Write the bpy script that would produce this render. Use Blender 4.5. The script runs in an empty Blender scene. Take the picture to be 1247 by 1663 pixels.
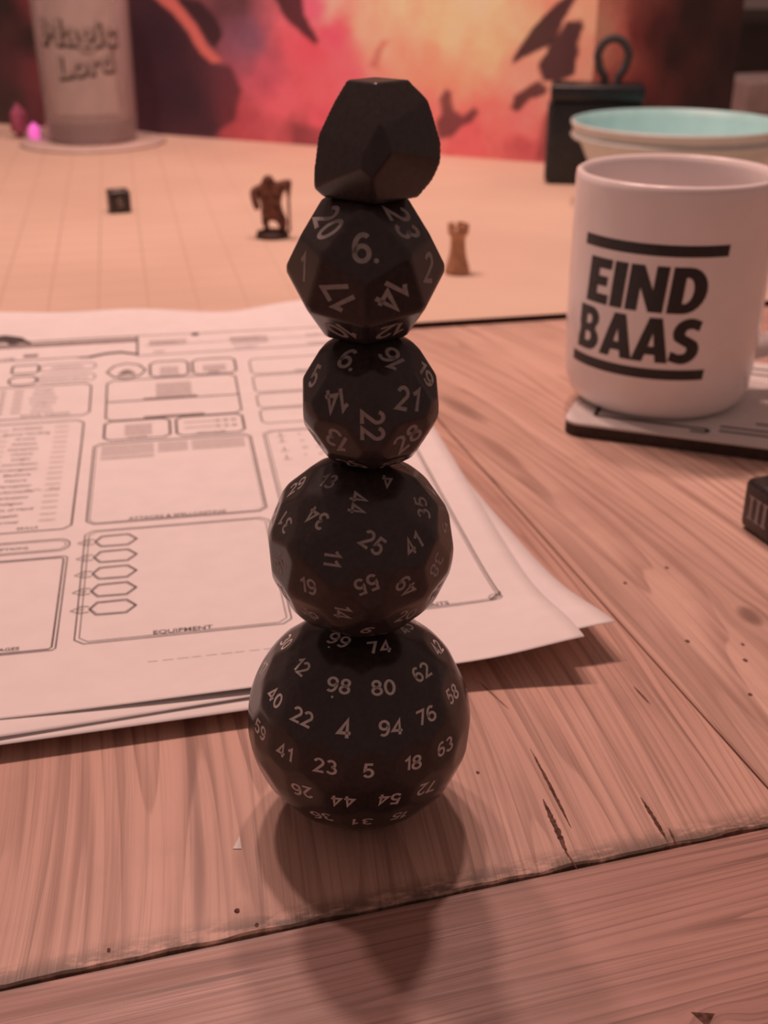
import bpy, bmesh, math, random
import numpy as np
from mathutils import Vector, Matrix, noise as mnoise

# ------------------------------------------------------------------ camera, world, lights
scene = bpy.context.scene
COL = scene.collection
cam_d = bpy.data.cameras.new('camera')
cam = bpy.data.objects.new('camera', cam_d)
COL.objects.link(cam)
cam.location = (0, 0, .162)
cam.rotation_euler = (math.radians(90 - 25.9), 0, 0)
cam_d.sensor_fit = 'VERTICAL'
cam_d.sensor_height = 36
cam_d.sensor_width = 27
cam_d.lens = 1880 / 1663 * 36
cam_d.clip_start = .005
cam_d.clip_end = 20
cam_d.dof.use_dof = True
cam_d.dof.focus_distance = .222
cam_d.dof.aperture_fstop = 23
scene.camera = cam

world = bpy.data.worlds.new('room_ambience')
scene.world = world
world.use_nodes = True
wb = world.node_tree.nodes['Background']
wb.inputs['Color'].default_value = (1, .58, .50, 1)
wb.inputs['Strength'].default_value = .225

def area_lamp(name, loc, target, size, watts, color, shape='DISK'):
    d = bpy.data.lights.new(name, 'AREA')
    d.shape = shape
    d.size = size
    d.energy = watts
    d.color = color
    o = bpy.data.objects.new(name, d)
    COL.objects.link(o)
    o.location = loc
    o.rotation_euler = (Vector(target) - Vector(loc)).to_track_quat('-Z', 'Y').to_euler()
    return o

# three bulbs of the pendant lamp that hangs over the far half of the table, above the frame
for lx, ly, w in ((-.295, .735, 3.5), (-.115, .76, 4.2), (.065, .745, 3.5)):
    area_lamp('pendant_bulb_light', (lx, ly, 1.02), (lx * .5, .65, 0), .06, w, (1, .60, .515))

scene.view_settings.view_transform = 'Standard'
scene.view_settings.look = 'None'
scene.view_settings.gamma = 1
scene.view_settings.exposure = 0
scene.view_settings.use_curve_mapping = False

# ------------------------------------------------------------------ helpers
def lin(c):
    return tuple(((v / 255) / 12.92 if v / 255 <= .04045 else ((v / 255 + .055) / 1.055) ** 2.4) for v in c)

def mesh_obj(name, verts, faces, mat=None, parent=None, smooth=False):
    me = bpy.data.meshes.new(name)
    me.from_pydata([tuple(v) for v in verts], [], faces)
    me.update()
    if smooth:
        me.polygons.foreach_set('use_smooth', [True] * len(me.polygons))
    o = bpy.data.objects.new(name, me)
    COL.objects.link(o)
    for m in (mat if isinstance(mat, (list, tuple)) else [mat]):
        if m: me.materials.append(m)
    if parent: o.parent = parent
    return o

def bm_obj(name, bm, mat=None, parent=None, smooth=False):
    me = bpy.data.meshes.new(name)
    bm.normal_update()
    bm.to_mesh(me)
    bm.free()
    if smooth:
        me.polygons.foreach_set('use_smooth', [True] * len(me.polygons))
    o = bpy.data.objects.new(name, me)
    COL.objects.link(o)
    for m in (mat if isinstance(mat, (list, tuple)) else [mat]):
        if m: me.materials.append(m)
    if parent: o.parent = parent
    return o

def empty(name, loc=(0, 0, 0), rz=0):
    o = bpy.data.objects.new(name, None)
    o.empty_display_size = .01
    COL.objects.link(o)
    o.location = loc
    o.rotation_euler = (0, 0, rz)
    return o

def tag(o, label=None, cat=None, group=None, kind=None):
    if label: o['label'] = label
    if cat: o['category'] = cat
    if group: o['group'] = group
    if kind: o['kind'] = kind
    return o

def add_box(bm, c, s, rz=0, bevel=0, seg=2):
    r = bmesh.ops.create_cube(bm, size=1, matrix=Matrix.Translation(c) @ Matrix.Rotation(rz, 4, 'Z') @ Matrix.Diagonal((*s, 1)))
    vs = r['verts']
    if bevel:
        es = list({e for v in vs for e in v.link_edges})
        bmesh.ops.bevel(bm, geom=es, offset=bevel, segments=seg, profile=.5, affect='EDGES')

def lathe(profile, n=64, close=False):
    """profile: list of (r,z); returns verts, faces"""
    V, F = [], []
    m = len(profile)
    for k in range(n):
        a = 2 * math.pi * k / n
        for r, z in profile:
            V.append((r * math.cos(a), r * math.sin(a), z))
    for k in range(n):
        k2 = (k + 1) % n
        for i in range(m - 1 if not close else m):
            j = (i + 1) % m
            F.append((k * m + i, k2 * m + i, k2 * m + j, k * m + j))
    return V, F

# ---- node helpers
class NT:
    def __init__(s, name):
        s.m = bpy.data.materials.new(name)
        s.m.use_nodes = True
        s.t = s.m.node_tree
        s.bsdf = s.t.nodes['Principled BSDF']
    def n(s, typ, **kw):
        x = s.t.nodes.new(typ)
        for k, v in kw.items(): setattr(x, k, v)
        return x
    def link(s, a, b): s.t.links.new(a, b)
    def setin(s, sock, v):
        if hasattr(v, 'is_output') or isinstance(v, bpy.types.NodeSocket): s.link(v, sock)
        else: sock.default_value = v
    def math(s, op, a, b=0., c=0., clamp=False):
        x = s.n('ShaderNodeMath', operation=op)
        x.use_clamp = clamp
        s.setin(x.inputs[0], a); s.setin(x.inputs[1], b)
        if op in ('MULTIPLY_ADD', 'SMOOTH_MIN'): s.setin(x.inputs[2], c)
        return x.outputs[0]
    def xyz(s, x, y, z=0.):
        c = s.n('ShaderNodeCombineXYZ')
        s.setin(c.inputs[0], x); s.setin(c.inputs[1], y); s.setin(c.inputs[2], z)
        return c.outputs[0]
    def noise(s, vec, scale=1., detail=2., rough=.5, dist=0.):
        x = s.n('ShaderNodeTexNoise')
        s.link(vec, x.inputs['Vector'])
        x.inputs['Scale'].default_value = scale
        x.inputs['Detail'].default_value = detail
        x.inputs['Roughness'].default_value = rough
        x.inputs['Distortion'].default_value = dist
        return x.outputs['Fac']
    def ramp(s, f, a, b, lo=0., hi=1.):
        x = s.n('ShaderNodeMapRange')
        x.interpolation_type = 'SMOOTHSTEP'
        s.setin(x.inputs['Value'], f)
        x.inputs['From Min'].default_value = a; x.inputs['From Max'].default_value = b
        x.inputs['To Min'].default_value = lo; x.inputs['To Max'].default_value = hi
        return x.outputs[0]
    def mix(s, f, a, b, mode='MIX'):
        x = s.n('ShaderNodeMix', data_type='RGBA', blend_type=mode)
        s.setin(x.inputs[0], f)
        for sock, v in ((x.inputs[6], a), (x.inputs[7], b)):
            if isinstance(v, (tuple, list)): sock.default_value = (*v[:3], 1)
            else: s.link(v, sock)
        return x.outputs[2]
    def obj_xyz(s):
        c = s.n('ShaderNodeTexCoord')
        x = s.n('ShaderNodeSeparateXYZ')
        s.link(c.outputs['Object'], x.inputs[0])
        return x.outputs[0], x.outputs[1], x.outputs[2], c.outputs['Object']
    def bump(s, h, strength, dist):
        b = s.n('ShaderNodeBump')
        b.inputs['Strength'].default_value = strength
        b.inputs['Distance'].default_value = dist
        s.link(h, b.inputs['Height'])
        s.link(b.outputs[0], s.bsdf.inputs['Normal'])
    def color(s, c): 
        if isinstance(c, (tuple, list)): s.bsdf.inputs['Base Color'].default_value = (*c[:3], 1)
        else: s.link(c, s.bsdf.inputs['Base Color'])
    def rough(s, r, spec=None):
        s.setin(s.bsdf.inputs['Roughness'], r)
        if spec is not None: s.bsdf.inputs['Specular IOR Level'].default_value = spec

def speckled(name, c, rough=.5, amount=.12, scale=300, spec=.5, metallic=0, bump=0):
    """plain colour with a little procedural mottling"""
    t = NT(name)
    _, _, _, v = t.obj_xyz()
    f = t.noise(v, scale, 3)
    c2 = tuple(max(0, x * (1 - amount * 2)) for x in c)
    c3 = tuple(min(1, x * (1 + amount)) for x in c)
    t.color(t.mix(t.ramp(f, .25, .75), c2, c3))
    t.rough(rough, spec)
    t.bsdf.inputs['Metallic'].default_value = metallic
    if bump: t.bump(f, bump, .0003)
    return t.m

# ---- text meshes from the built-in font
_tc = {}
def text_geo(txt, bold=.012, align='CENTER'):
    key = (txt, bold)
    if key not in _tc:
        cu = bpy.data.curves.new('t', 'FONT')
        cu.body = txt; cu.size = 1; cu.offset = bold; cu.resolution_u = 3
        cu.align_x = 'CENTER'
        o = bpy.data.objects.new('t', cu)
        me = o.to_mesh()
        V = np.array([v.co[:2] for v in me.vertices]) if len(me.vertices) else np.zeros((0, 2))
        F = [tuple(p.vertices) for p in me.polygons]
        o.to_mesh_clear()
        bpy.data.objects.remove(o); bpy.data.curves.remove(cu)
        _tc[key] = (V, F)
    return _tc[key]
_H0 = text_geo('0', .0)[0]
DIGIT_H = _H0[:, 1].max() - _H0[:, 1].min()

# ---- engraved dice digits: even-width strokes in a box one unit high
def _arc(cx, cy, rx, ry, a0, a1, n=14):
    return [(cx + rx * math.cos(math.radians(a0 + (a1 - a0) * k / n)), cy + ry * math.sin(math.radians(a0 + (a1 - a0) * k / n))) for k in range(n + 1)]
STROKES = {
    '0': [_arc(.3, .5, .235, .425, 0, 360, 24)],
    '1': [[(.10, .72), (.22, .80), (.34, .93), (.34, .07)]],
    '2': [_arc(.3, .685, .225, .24, 165, -28) + [(.07, .075), (.56, .075)]],
    '3': [_arc(.28, .715, .20, .21, 155, -90) + _arc(.28, .29, .24, .215, 90, -155)],
    '4': [[(.43, .05), (.43, .93), (.06, .30), (.58, .30)]],
    '5': [[(.52, .925), (.16, .925), (.11, .50)] + _arc(.29, .33, .235, .255, 140, -150)],
    '6': [_arc(.34, .50, .27, .425, 55, 180, 12) + _arc(.3, .32, .23, .245, 180, 540, 22)],
    '7': [[(.05, .925), (.55, .925), (.22, .07)]],
    '8': [_arc(.3, .72, .195, .205, 0, 360, 18), _arc(.3, .29, .235, .215, 0, 360, 20)]}
STROKES['9'] = [[(.6 - x, 1 - y) for x, y in L] for L in STROKES['6']]
_dc = {}
def digit_geo(txt, w=.16):
    if txt in _dc: return _dc[txt]
    V, F, x0 = [], [], 0.
    for ch in txt:
        if ch == '.':
            k = len(V); V += [(x0 + .06 + .085 * math.cos(a), .085 + .085 * math.sin(a)) for a in [j * math.pi / 6 for j in range(12)]]; F.append(tuple(range(k, k + 12))); x0 += .2; continue
        for L in STROKES[ch]:
            k = len(V); n = len(L); closed = math.hypot(L[0][0] - L[-1][0], L[0][1] - L[-1][1]) < 1e-6
            for i, p in enumerate(L):
                a = L[i - 1] if i else (L[-2] if closed else p); b = L[i + 1] if i < n - 1 else (L[1] if closed else p)
                d1 = Vector((p[0] - a[0], p[1] - a[1])); d2 = Vector((b[0] - p[0], b[1] - p[1]))
                d1 = d1.normalized() if d1.length > 1e-9 else d2.normalized(); d2 = d2.normalized() if d2.length > 1e-9 else d1
                m = (d1 + d2)
                m = m.normalized() if m.length > .2 else d1
                nn = Vector((-m.y, m.x)); sc_ = w / 2 / max(.45, nn.dot(Vector((-d1.y, d1.x))))
                V += [(x0 + p[0] - nn.x * sc_, p[1] - nn.y * sc_), (x0 + p[0] + nn.x * sc_, p[1] + nn.y * sc_)]
            for i in range(n - 1): F.append((k + 2 * i, k + 2 * i + 2, k + 2 * i + 3, k + 2 * i + 1))
        x0 += .50 if ch == '1' else .70
    _dc[txt] = (np.array(V), F)
    return _dc[txt]

def poly_geo(loops):
    """fill 2D outlines (holes allowed) -> verts, faces"""
    cu = bpy.data.curves.new('t', 'CURVE')
    cu.dimensions = '2D'; cu.fill_mode = 'BOTH'
    for L in loops:
        sp = cu.splines.new('POLY')
        sp.points.add(len(L) - 1)
        for p, (x, y) in zip(sp.points, L): p.co = (x, y, 0, 1)
        sp.use_cyclic_u = True
    o = bpy.data.objects.new('t', cu)
    me = o.to_mesh()
    V = [tuple(v.co[:2]) for v in me.vertices]
    F = [tuple(p.vertices) for p in me.polygons]
    o.to_mesh_clear()
    bpy.data.objects.remove(o); bpy.data.curves.remove(cu)
    return V, F

# ------------------------------------------------------------------ materials
M = {}
M['die_black'] = speckled('black_die_plastic', (.031, .0245, .024), .24, .15, 900, .5)
M['die_ink'] = speckled('pale_numeral_ink', (.30, .27, .26), .6, .08, 900)
M['die_ink_bright'] = speckled('white_numeral_ink', (.56, .52, .50), .6, .06, 900)
M['paper'] = speckled('white_paper', (.82, .80, .79), .8, .015, 120, .2)
M['print'] = speckled('dark_grey_print', (.10, .085, .08), .8, .2, 700, .2)
M['print_mid'] = speckled('mid_grey_print', (.32, .28, .27), .8, .15, 700, .2)
M['print_light'] = speckled('light_grey_print', (.60, .56, .55), .8, .06, 700, .2)
M['mug'] = speckled('white_glazed_ceramic', (.86, .81, .80), .22, .02, 60, .5)
M['mug_black'] = speckled('black_mug_print', (.016, .014, .014), .4, .2, 500)
M['coaster_white'] = speckled('white_coaster_top', (.72, .70, .68), .45, .03, 200)
M['coaster_edge'] = speckled('dark_coaster_edge', (.045, .025, .02), .7, .2, 500)
M['bowl_out'] = speckled('cream_bowl_plastic', (.60, .68, .65), .4, .03, 90)
M['bowl_in'] = speckled('mint_bowl_plastic', (.42, .77, .77), .4, .03, 90)
M['box'] = speckled('black_box_plastic', (.010, .016, .020), .35, .2, 150)
M['mini'] = speckled('brown_painted_resin', (.19, .085, .06), .6, .35, 400, .3)
M['mini_base'] = speckled('dark_mini_base', (.06, .028, .022), .7, .25, 500)
M['rook'] = speckled('tan_turned_wood', (.50, .27, .16), .55, .12, 250)
M['wall'] = speckled('pale_plaster', (.55, .50, .48), .9, .05, 4)
M['floor'] = speckled('dark_floor', (.10, .07, .05), .7, .2, 6)
M['cabinet'] = speckled('dark_wood_cabinet', (.035, .022, .018), .6, .2, 12)
M['crate'] = speckled('greyish_box_card', (.30, .25, .24), .8, .08, 60)
M['crack'] = speckled('dark_wood_crack', (.15, .080, .062), .9, .3, 900, .1)
M['gap'] = speckled('grimy_seam', (.06, .04, .028), .95, .4, 700, .1)
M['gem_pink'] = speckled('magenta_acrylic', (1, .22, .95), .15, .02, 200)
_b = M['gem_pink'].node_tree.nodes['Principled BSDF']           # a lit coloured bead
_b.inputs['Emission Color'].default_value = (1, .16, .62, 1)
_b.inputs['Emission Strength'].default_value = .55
M['gem_rose'] = speckled('rose_acrylic', (.42, .12, .20), .15, .1, 200)
M['gem_purple'] = speckled('purple_acrylic', (.10, .035, .11), .15, .1, 200)
M['jar_pale'] = speckled('pale_jar_print', (.44, .38, .365), .5, .04, 80)
M['jar_dark'] = speckled('dark_jar_print', (.035, .025, .022), .5, .2, 300)
M['jar_text'] = speckled('greyish_jar_print', (.34, .29, .27), .5, .15, 200)

def glass_mat():
    t = NT('clear_jar_glass')
    _, _, _, v = t.obj_xyz()
    f = t.noise(v, 60, 2)
    t.color(t.mix(f, (.80, .70, .69), (.86, .76, .75)))
    t.bsdf.inputs['Transmission Weight'].default_value = .72
    t.bsdf.inputs['IOR'].default_value = 1.2
    t.rough(.08)
    return t.m
M['glass'] = glass_mat()

# table frame: boards run along q, end board along p
S0 = Vector((0, .1635, 0))
TA = math.radians(15.9)
def tl(x, y):
    x -= S0.x; y -= S0.y
    return (x * math.cos(TA) + y * math.sin(TA), -x * math.sin(TA) + y * math.cos(TA))

KNOTS = [(tl(.0993, .2694), .0032, .0050, 1.), (tl(.0300, .428), .0040, .017, .75), (tl(.042, .385), .0028, .016, .6), (tl(.051, .350), .0022, .014, .45), (tl(.0705, .2290), .0020, .016, .35), (tl(-.036, .172), .0016, .018, .3), (tl(.060, .300), .0025, .03, .35)]
def wood_mat(name, endboard, light, dark, seed):
    t = NT(name)
    p, q, z, v = t.obj_xyz()
    if endboard:
        along = p
        bend = t.math('MULTIPLY', t.noise(t.xyz(t.math('MULTIPLY', p, 5), seed), 1, 1), .004)
        u = t.math('ADD', q, bend)
    else:
        along = q
        qq = t.math('SUBTRACT', t.math('MINIMUM', q, .45), .10)
        u = t.math('ADD', p, t.math('MULTIPLY', t.math('MULTIPLY', qq, qq), .7))
        wob = t.noise(t.xyz(t.math('MULTIPLY', p, 16), t.math('MULTIPLY', q, 3.5), seed), 1, 1.5)
        u = t.math('ADD', u, t.math('MULTIPLY', t.math('SUBTRACT', wob, .5), .014))
    kmask = None
    for (kp, kq), kr, kl, ks_ in (KNOTS if not endboard else [(tl(.0534, .1375), .003, .0012, .2)]):
        dp = t.math('SUBTRACT', p, kp); dq = t.math('SUBTRACT', q, kq)
        if not endboard:                                # streaks follow the bend of the grain
            dp = t.math('ADD', dp, t.math('MULTIPLY', dq, 1.4 * (min(kq, .45) - .10)))
        e = t.math('ADD', t.math('POWER', t.math('DIVIDE', dp, kr), 2), t.math('POWER', t.math('DIVIDE', dq, kl), 2))
        g = t.math('POWER', 2.718, t.math('MULTIPLY', e, -.30))
        u = t.math('ADD', u, t.math('MULTIPLY', t.math('MULTIPLY', g, dp), -.8))
        k = t.ramp(e, .15, 1.7, ks_, 0)
        kmask = k if kmask is None else t.math('MAXIMUM', kmask, k)
    f1 = t.noise(t.xyz(t.math('MULTIPLY', u, 170), t.math('MULTIPLY', along, 4), seed), 1, 5, .65)
    f2 = t.noise(t.xyz(t.math('MULTIPLY', u, 1000), t.math('MULTIPLY', along, 10), seed + 3), 1, 4, .65)
    f3 = t.noise(t.xyz(t.math('MULTIPLY', u, 38), t.math('MULTIPLY', along, 4), seed + 7), 1, 3, .5)
    f4 = t.noise(t.xyz(t.math('MULTIPLY', u, 420), t.math('MULTIPLY', along, 5), seed + 11), 1, 3, .6)
    f5 = t.noise(v, 30, 4, .6)
    g3 = t.noise(t.xyz(t.math('MULTIPLY', u, 34), t.math('MULTIPLY', along, 1.7), seed + 17), 1, 1.5, .4)
    ring = t.math('FRACT', t.math('MULTIPLY', g3, 26 if not endboard else 40))       # growth rings
    ring = t.math('MULTIPLY', t.ramp(ring, .0, .55, 1, 0), t.ramp(ring, 0, .06, 0, 1))
    c = t.mix(t.ramp(f3, .32, .70), light, tuple(.62 * a + .38 * b for a, b in zip(light, dark)))
    c = t.mix(t.math('MULTIPLY', ring, t.ramp(f4, .3, .7, .20, .78)), c, dark)
    c = t.mix(t.ramp(f1, .52, .70, 0, .55), c, dark)
    c = t.mix(t.ramp(f2, .45, .75, 0, .45), c, dark)
    c = t.mix(t.ramp(f4, .60, .72, 0, .8 if endboard else .5), c, tuple(.6 * d for d in dark))
    c = t.mix(t.ramp(f5, .48, .8, 0, .30), c, (.33, .18, .14))
    c = t.mix(t.math('MULTIPLY', kmask, t.ramp(f1, .38, .60, .25, .95)), c, tuple(.62 * d for d in dark))
    # grime and wear that gathers along the joint
    edge = t.math('ABSOLUTE', q)
    nz = t.noise(t.xyz(t.math('MULTIPLY', p, 85), t.math('MULTIPLY', q, 240), 2.), 1, 4, .7)
    gr = t.math('MULTIPLY', t.ramp(edge, .0005, .0070 if not endboard else .002, 1, 0), t.ramp(nz, .36, .54))
    c = t.mix(t.math('MULTIPLY', gr, .9), c, (.13, .09, .068))
    t.color(c)
    t.rough(t.ramp(f1, .2, .8, .32, .52), .5)
    t.bump(t.math('ADD', f2, t.math('MULTIPLY', f4, .6)), .35, .0003)
    return t.m

WL, WD = (.66, .43, .34), (.28, .155, .12)

# ------------------------------------------------------------------ room shell
def slab(name, c, s, mat):
    bm = bmesh.new(); add_box(bm, c, s)
    return tag(bm_obj(name, bm, mat), kind='structure')
slab('floor', (0, 1, -.775), (6, 5, .05), M['floor'])
slab('wall_back', (0, 2.75, .5), (6, .06, 2.5), M['wall'])

# ------------------------------------------------------------------ table
table = tag(empty('table', (S0.x, S0.y, 0), TA), 'rustic pine table of wide grained planks with a cross-grain end board', 'table')
rnd = random.Random(4)
TQ = 1.22
edges = [-.835, -.681, -.527, -.373, -.219, -.100, .089, .243, .397, .551, .705, .859, 1.0]
def plank(x0, x1, y0, y1, mat, ragged, name='plank'):
    # outline with a slightly ragged near end and eased long edges
    n = 60 if ragged else 2
    near = []
    for i in range(n + 1):
        x = x0 + (x1 - x0) * i / n
        j = (mnoise.noise(Vector((x * 140, 3, 1))) * .0009 + mnoise.noise(Vector((x * 30, 8, 1))) * .0008) if ragged else 0
        near.append((x, y0 + j))
    top = [(x, y, 0) for x, y in near] + [(x1, y1, 0), (x0, y1, 0)]
    m = len(top)
    cx, cy = (x0 + x1) / 2, (y0 + y1) / 2
    e = .0004
    def inset(v): return (v[0] + (e if v[0] < cx else -e), v[1] + (e if v[1] < cy else -e), 0)
    V = [inset(v) for v in top] + [(v[0], v[1], -e) for v in top] + [(v[0], v[1], -.028) for v in top]
    F = [tuple(range(m)), tuple(reversed(range(2 * m, 3 * m)))]
    for k in range(2):
        for i in range(m):
            j = (i + 1) % m
            F.append((k * m + i, (k + 1) * m + i, (k + 1) * m + j, k * m + j))
    return mesh_obj(name, V, F, mat, table)
main_planks = []
wm = [wood_mat('pine_plank_%d' % i, False, tuple(a * k for a in WL), WD, 3.1 + 9 * i) for i, k in enumerate((1.0, 1.0, 1.0))]
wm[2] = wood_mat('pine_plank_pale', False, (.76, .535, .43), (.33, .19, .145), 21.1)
for i in range(len(edges) - 1):
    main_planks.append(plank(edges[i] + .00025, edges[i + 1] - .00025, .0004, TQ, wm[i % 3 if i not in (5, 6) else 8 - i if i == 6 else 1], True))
we = wood_mat('pine_end_board', True, (.47, .275, .225), (.17, .085, .068), 40.)
endb = plank(edges[0], edges[-1], -.15, -.0004, we, False)
bm = bmesh.new(); add_box(bm, (.08, .5, -.034), (1.7, 1.2, .011))
bm_obj('under_frame', bm, M['gap'], table)
for lx in (-.78, .94):
    for ly in (-.09, 1.15):
        bm = bmesh.new(); add_box(bm, (lx, ly, -.389), (.07, .07, .722), 0, .004)
        bm_obj('leg', bm, we, table)

def crack(pts, w, parent, name='crack'):
    """jagged dark slit in a plank: pts in world xy, w max half width"""
    V, F = [], []
    L = [tl(*p) for p in pts]
    n = 24
    for i in range(n + 1):
        f = i / n * (len(L) - 1); k = min(int(f), len(L) - 2); a = f - k
        x = L[k][0] * (1 - a) + L[k + 1][0] * a; y = L[k][1] * (1 - a) + L[k + 1][1] * a
        ww = w * (math.sin(math.pi * min(max(i / n, .02), .98)) ** .7) * (.75 + .5 * rnd.random())
        x += (rnd.random() - .5) * w * .25
        V += [(x - ww, y, .00006), (x + ww, y, .00006)]
    for i in range(n): F.append((2 * i, 2 * i + 1, 2 * i + 3, 2 * i + 2))
    return mesh_obj(name, V, F, M['crack'], parent)
mp, mp2 = main_planks[5], main_planks[6]
crack([(0.033, 0.2114), (0.0359, 0.1978), (0.0384, 0.1852)], 0.00035, mp)
crack([(0.0337, 0.1942), (0.0353, 0.1852), (0.0366, 0.1768)], 0.0006, mp)
crack([(0.0365, 0.178), (0.0379, 0.1732)], 0.00018, mp)
crack([(0.0545, 0.1948), (0.056, 0.188), (0.0573, 0.181)], 0.0004, mp)
crack([(0.0584, 0.1852), (0.0588, 0.1803)], 0.00025, mp)
crack([(0.023, 0.2386), (0.0296, 0.2265)], 0.00018, mp)
crack([(.061, .236), (.0635, .2285)], .00028, mp)
for x, y, r in ((.0823, .2964, .0006), (.0686, .2873, .0005), (.079, .2565, .0006), (.0915, .2475, .0006), (.093, .2550, .0005), (.0885, .2325, .0005), (.0205, .2030, .0004),
                (-.0275, .1625, .0005), (-.0235, .1590, .0004), (-.0495, .1530, .0004)):
    p, q = tl(x, y)
    V = [(p + r * (.7 + .5 * rnd.random()) * math.cos(a), q + 1.3 * r * math.sin(a), .00006) for a in [k * math.pi / 5 for k in range(10)]]
    mesh_obj('pit', V, [tuple(range(10))], M['crack'], mp if p < .089 else mp2)
V = [(*tl(.0520, .1395), .00006), (*tl(.0560, .1392), .00006), (*tl(.0540, .1365), .00006)]
mesh_obj('pit', V, [(0, 2, 1)], M['crack'], endb)

# ------------------------------------------------------------------ gridded play mat
MA = math.radians(12.2)
MZ = .003
def mat_material():
    t = NT('beige_grid_mat')
    x, y, z, v = t.obj_xyz()
    f = t.noise(v, 7, 3)
    c = t.mix(t.ramp(f, .3, .7), (.70, .545, .43), (.63, .475, .37))
    S = .0243
    def line(a, off):
        m = t.math('ABSOLUTE', t.math('SUBTRACT', t.math('FRACT', t.math('ADD', t.math('DIVIDE', a, S), off)), .5))
        return t.ramp(m, 0, .032, 1, 0)
    g = t.math('MAXIMUM', line(x, .62), line(y, .2))
    fade = t.math('MULTIPLY', t.ramp(x, -.16, .02, 1, .08), t.ramp(f, .2, .75, 1, .5))
    c = t.mix(t.math('MULTIPLY', t.math('MULTIPLY', g, fade), .55), c, (.26, .16, .12))
    t.color(c)
    t.rough(.75, .25)
    return t.m
mat_edge = speckled('dark_mat_edge', (.045, .022, .018), .8, .2, 500, .2)
bm = bmesh.new()
add_box(bm, (-.13, .39, MZ / 2), (.98, .78, MZ))
for f_ in bm.faces: f_.material_index = 0 if f_.normal.z > .5 else 1
mat_o = bm_obj('play_mat', bm, [mat_material(), mat_edge])
mat_o.location = (.0166, .5335, 0)
mat_o.rotation_euler = (0, 0, MA)
tag(mat_o, 'large beige play mat printed with a faint square grid, dark edge', 'mat')

# ------------------------------------------------------------------ character sheets
SA = math.radians(10.6)
EX = np.array((math.cos(SA), math.sin(SA))); EY = np.array((-math.sin(SA), math.cos(SA)))
SO = np.array((-.15814, .20853))
def sstep(a, b, x):
    t = min(max((x - a) / (b - a), 0), 1); return t * t * (3 - 2 * t)
def paper_z(x, y, lay):
    """height of the loose stack over the table; lay 0 = lowest sheet"""
    dx, dy = x - SO[0], y - SO[1]
    s = dx * EX[0] + dy * EX[1]; t = dx * EY[0] + dy * EY[1]
    z = .0004 + .0105 * sstep(.165, .300, t)
    wave = .0045 * (1 - sstep(.02, .10, s)) + .0022 * math.exp(-((s - .095) / .022) ** 2) - .0016 * math.exp(-((s - .142) / .018) ** 2) + .0022 * math.exp(-((s - .180) / .022) ** 2)
    z += wave * sstep(.262, .300, t)
    edge = math.exp(-max(t + .008, 0) / .020)
    z += .0034 * edge
    z += .0050 * math.exp(-(((s - .222) / .030) ** 2 + ((t - .002) / .028) ** 2))
    z += lay * (.00035 + .0010 * edge * (.75 + .5 * math.sin(s * 38 + lay)) + .0009 * math.exp(-(((s - .215) / .022) ** 2 + ((t - .0) / .022) ** 2)))
    return z
def sheet(name, corner, ang, lay, t0=0., H=.297, Wd=.210):
    """A4 sheet: corner = world xy of bottom right, ang = rotation"""
    ex = np.array((math.cos(ang), math.sin(ang))); ey = np.array((-math.sin(ang), math.cos(ang)))
    o0 = np.array(corner) - Wd * ex
    nx, ny = 44, 76
    V, F = [], []
    for j in range(ny + 1):
        f = j / ny
        t = t0 + (H - t0) * (f ** 1.25)
        for i in range(nx + 1):
            p = o0 + ex * (Wd * i / nx) + ey * t
            V.append((p[0], p[1], paper_z(p[0], p[1], lay)))
    for j in range(ny):
        for i in range(nx):
            a = j * (nx + 1) + i
            F.append((a, a + 1, a + nx + 2, a + nx + 1))
    o = mesh_obj(name, V, F, M['paper'], None, True)
    sol = o.modifiers.new('thickness', 'SOLIDIFY'); sol.thickness = .00011; sol.offset = -1
    return o
s1 = sheet('character_sheet', SO + .210 * EX, SA, 2, t0=-.005, H=.298)
tag(s1, 'printed role-playing character sheet with ruled boxes, topmost of the paper pile', 'paper')
s2 = sheet('paper_sheet', (.0585, .2515), math.radians(16.2), 1)
tag(s2, 'blank white sheet sticking out at the curled right corner, middle of the paper pile', 'paper')
s3 = sheet('paper_sheet', (.0050, .2300), math.radians(13.8), 0)
tag(s3, 'blank white sheet lying lowest in the paper pile, beside the planks', 'paper')

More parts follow.
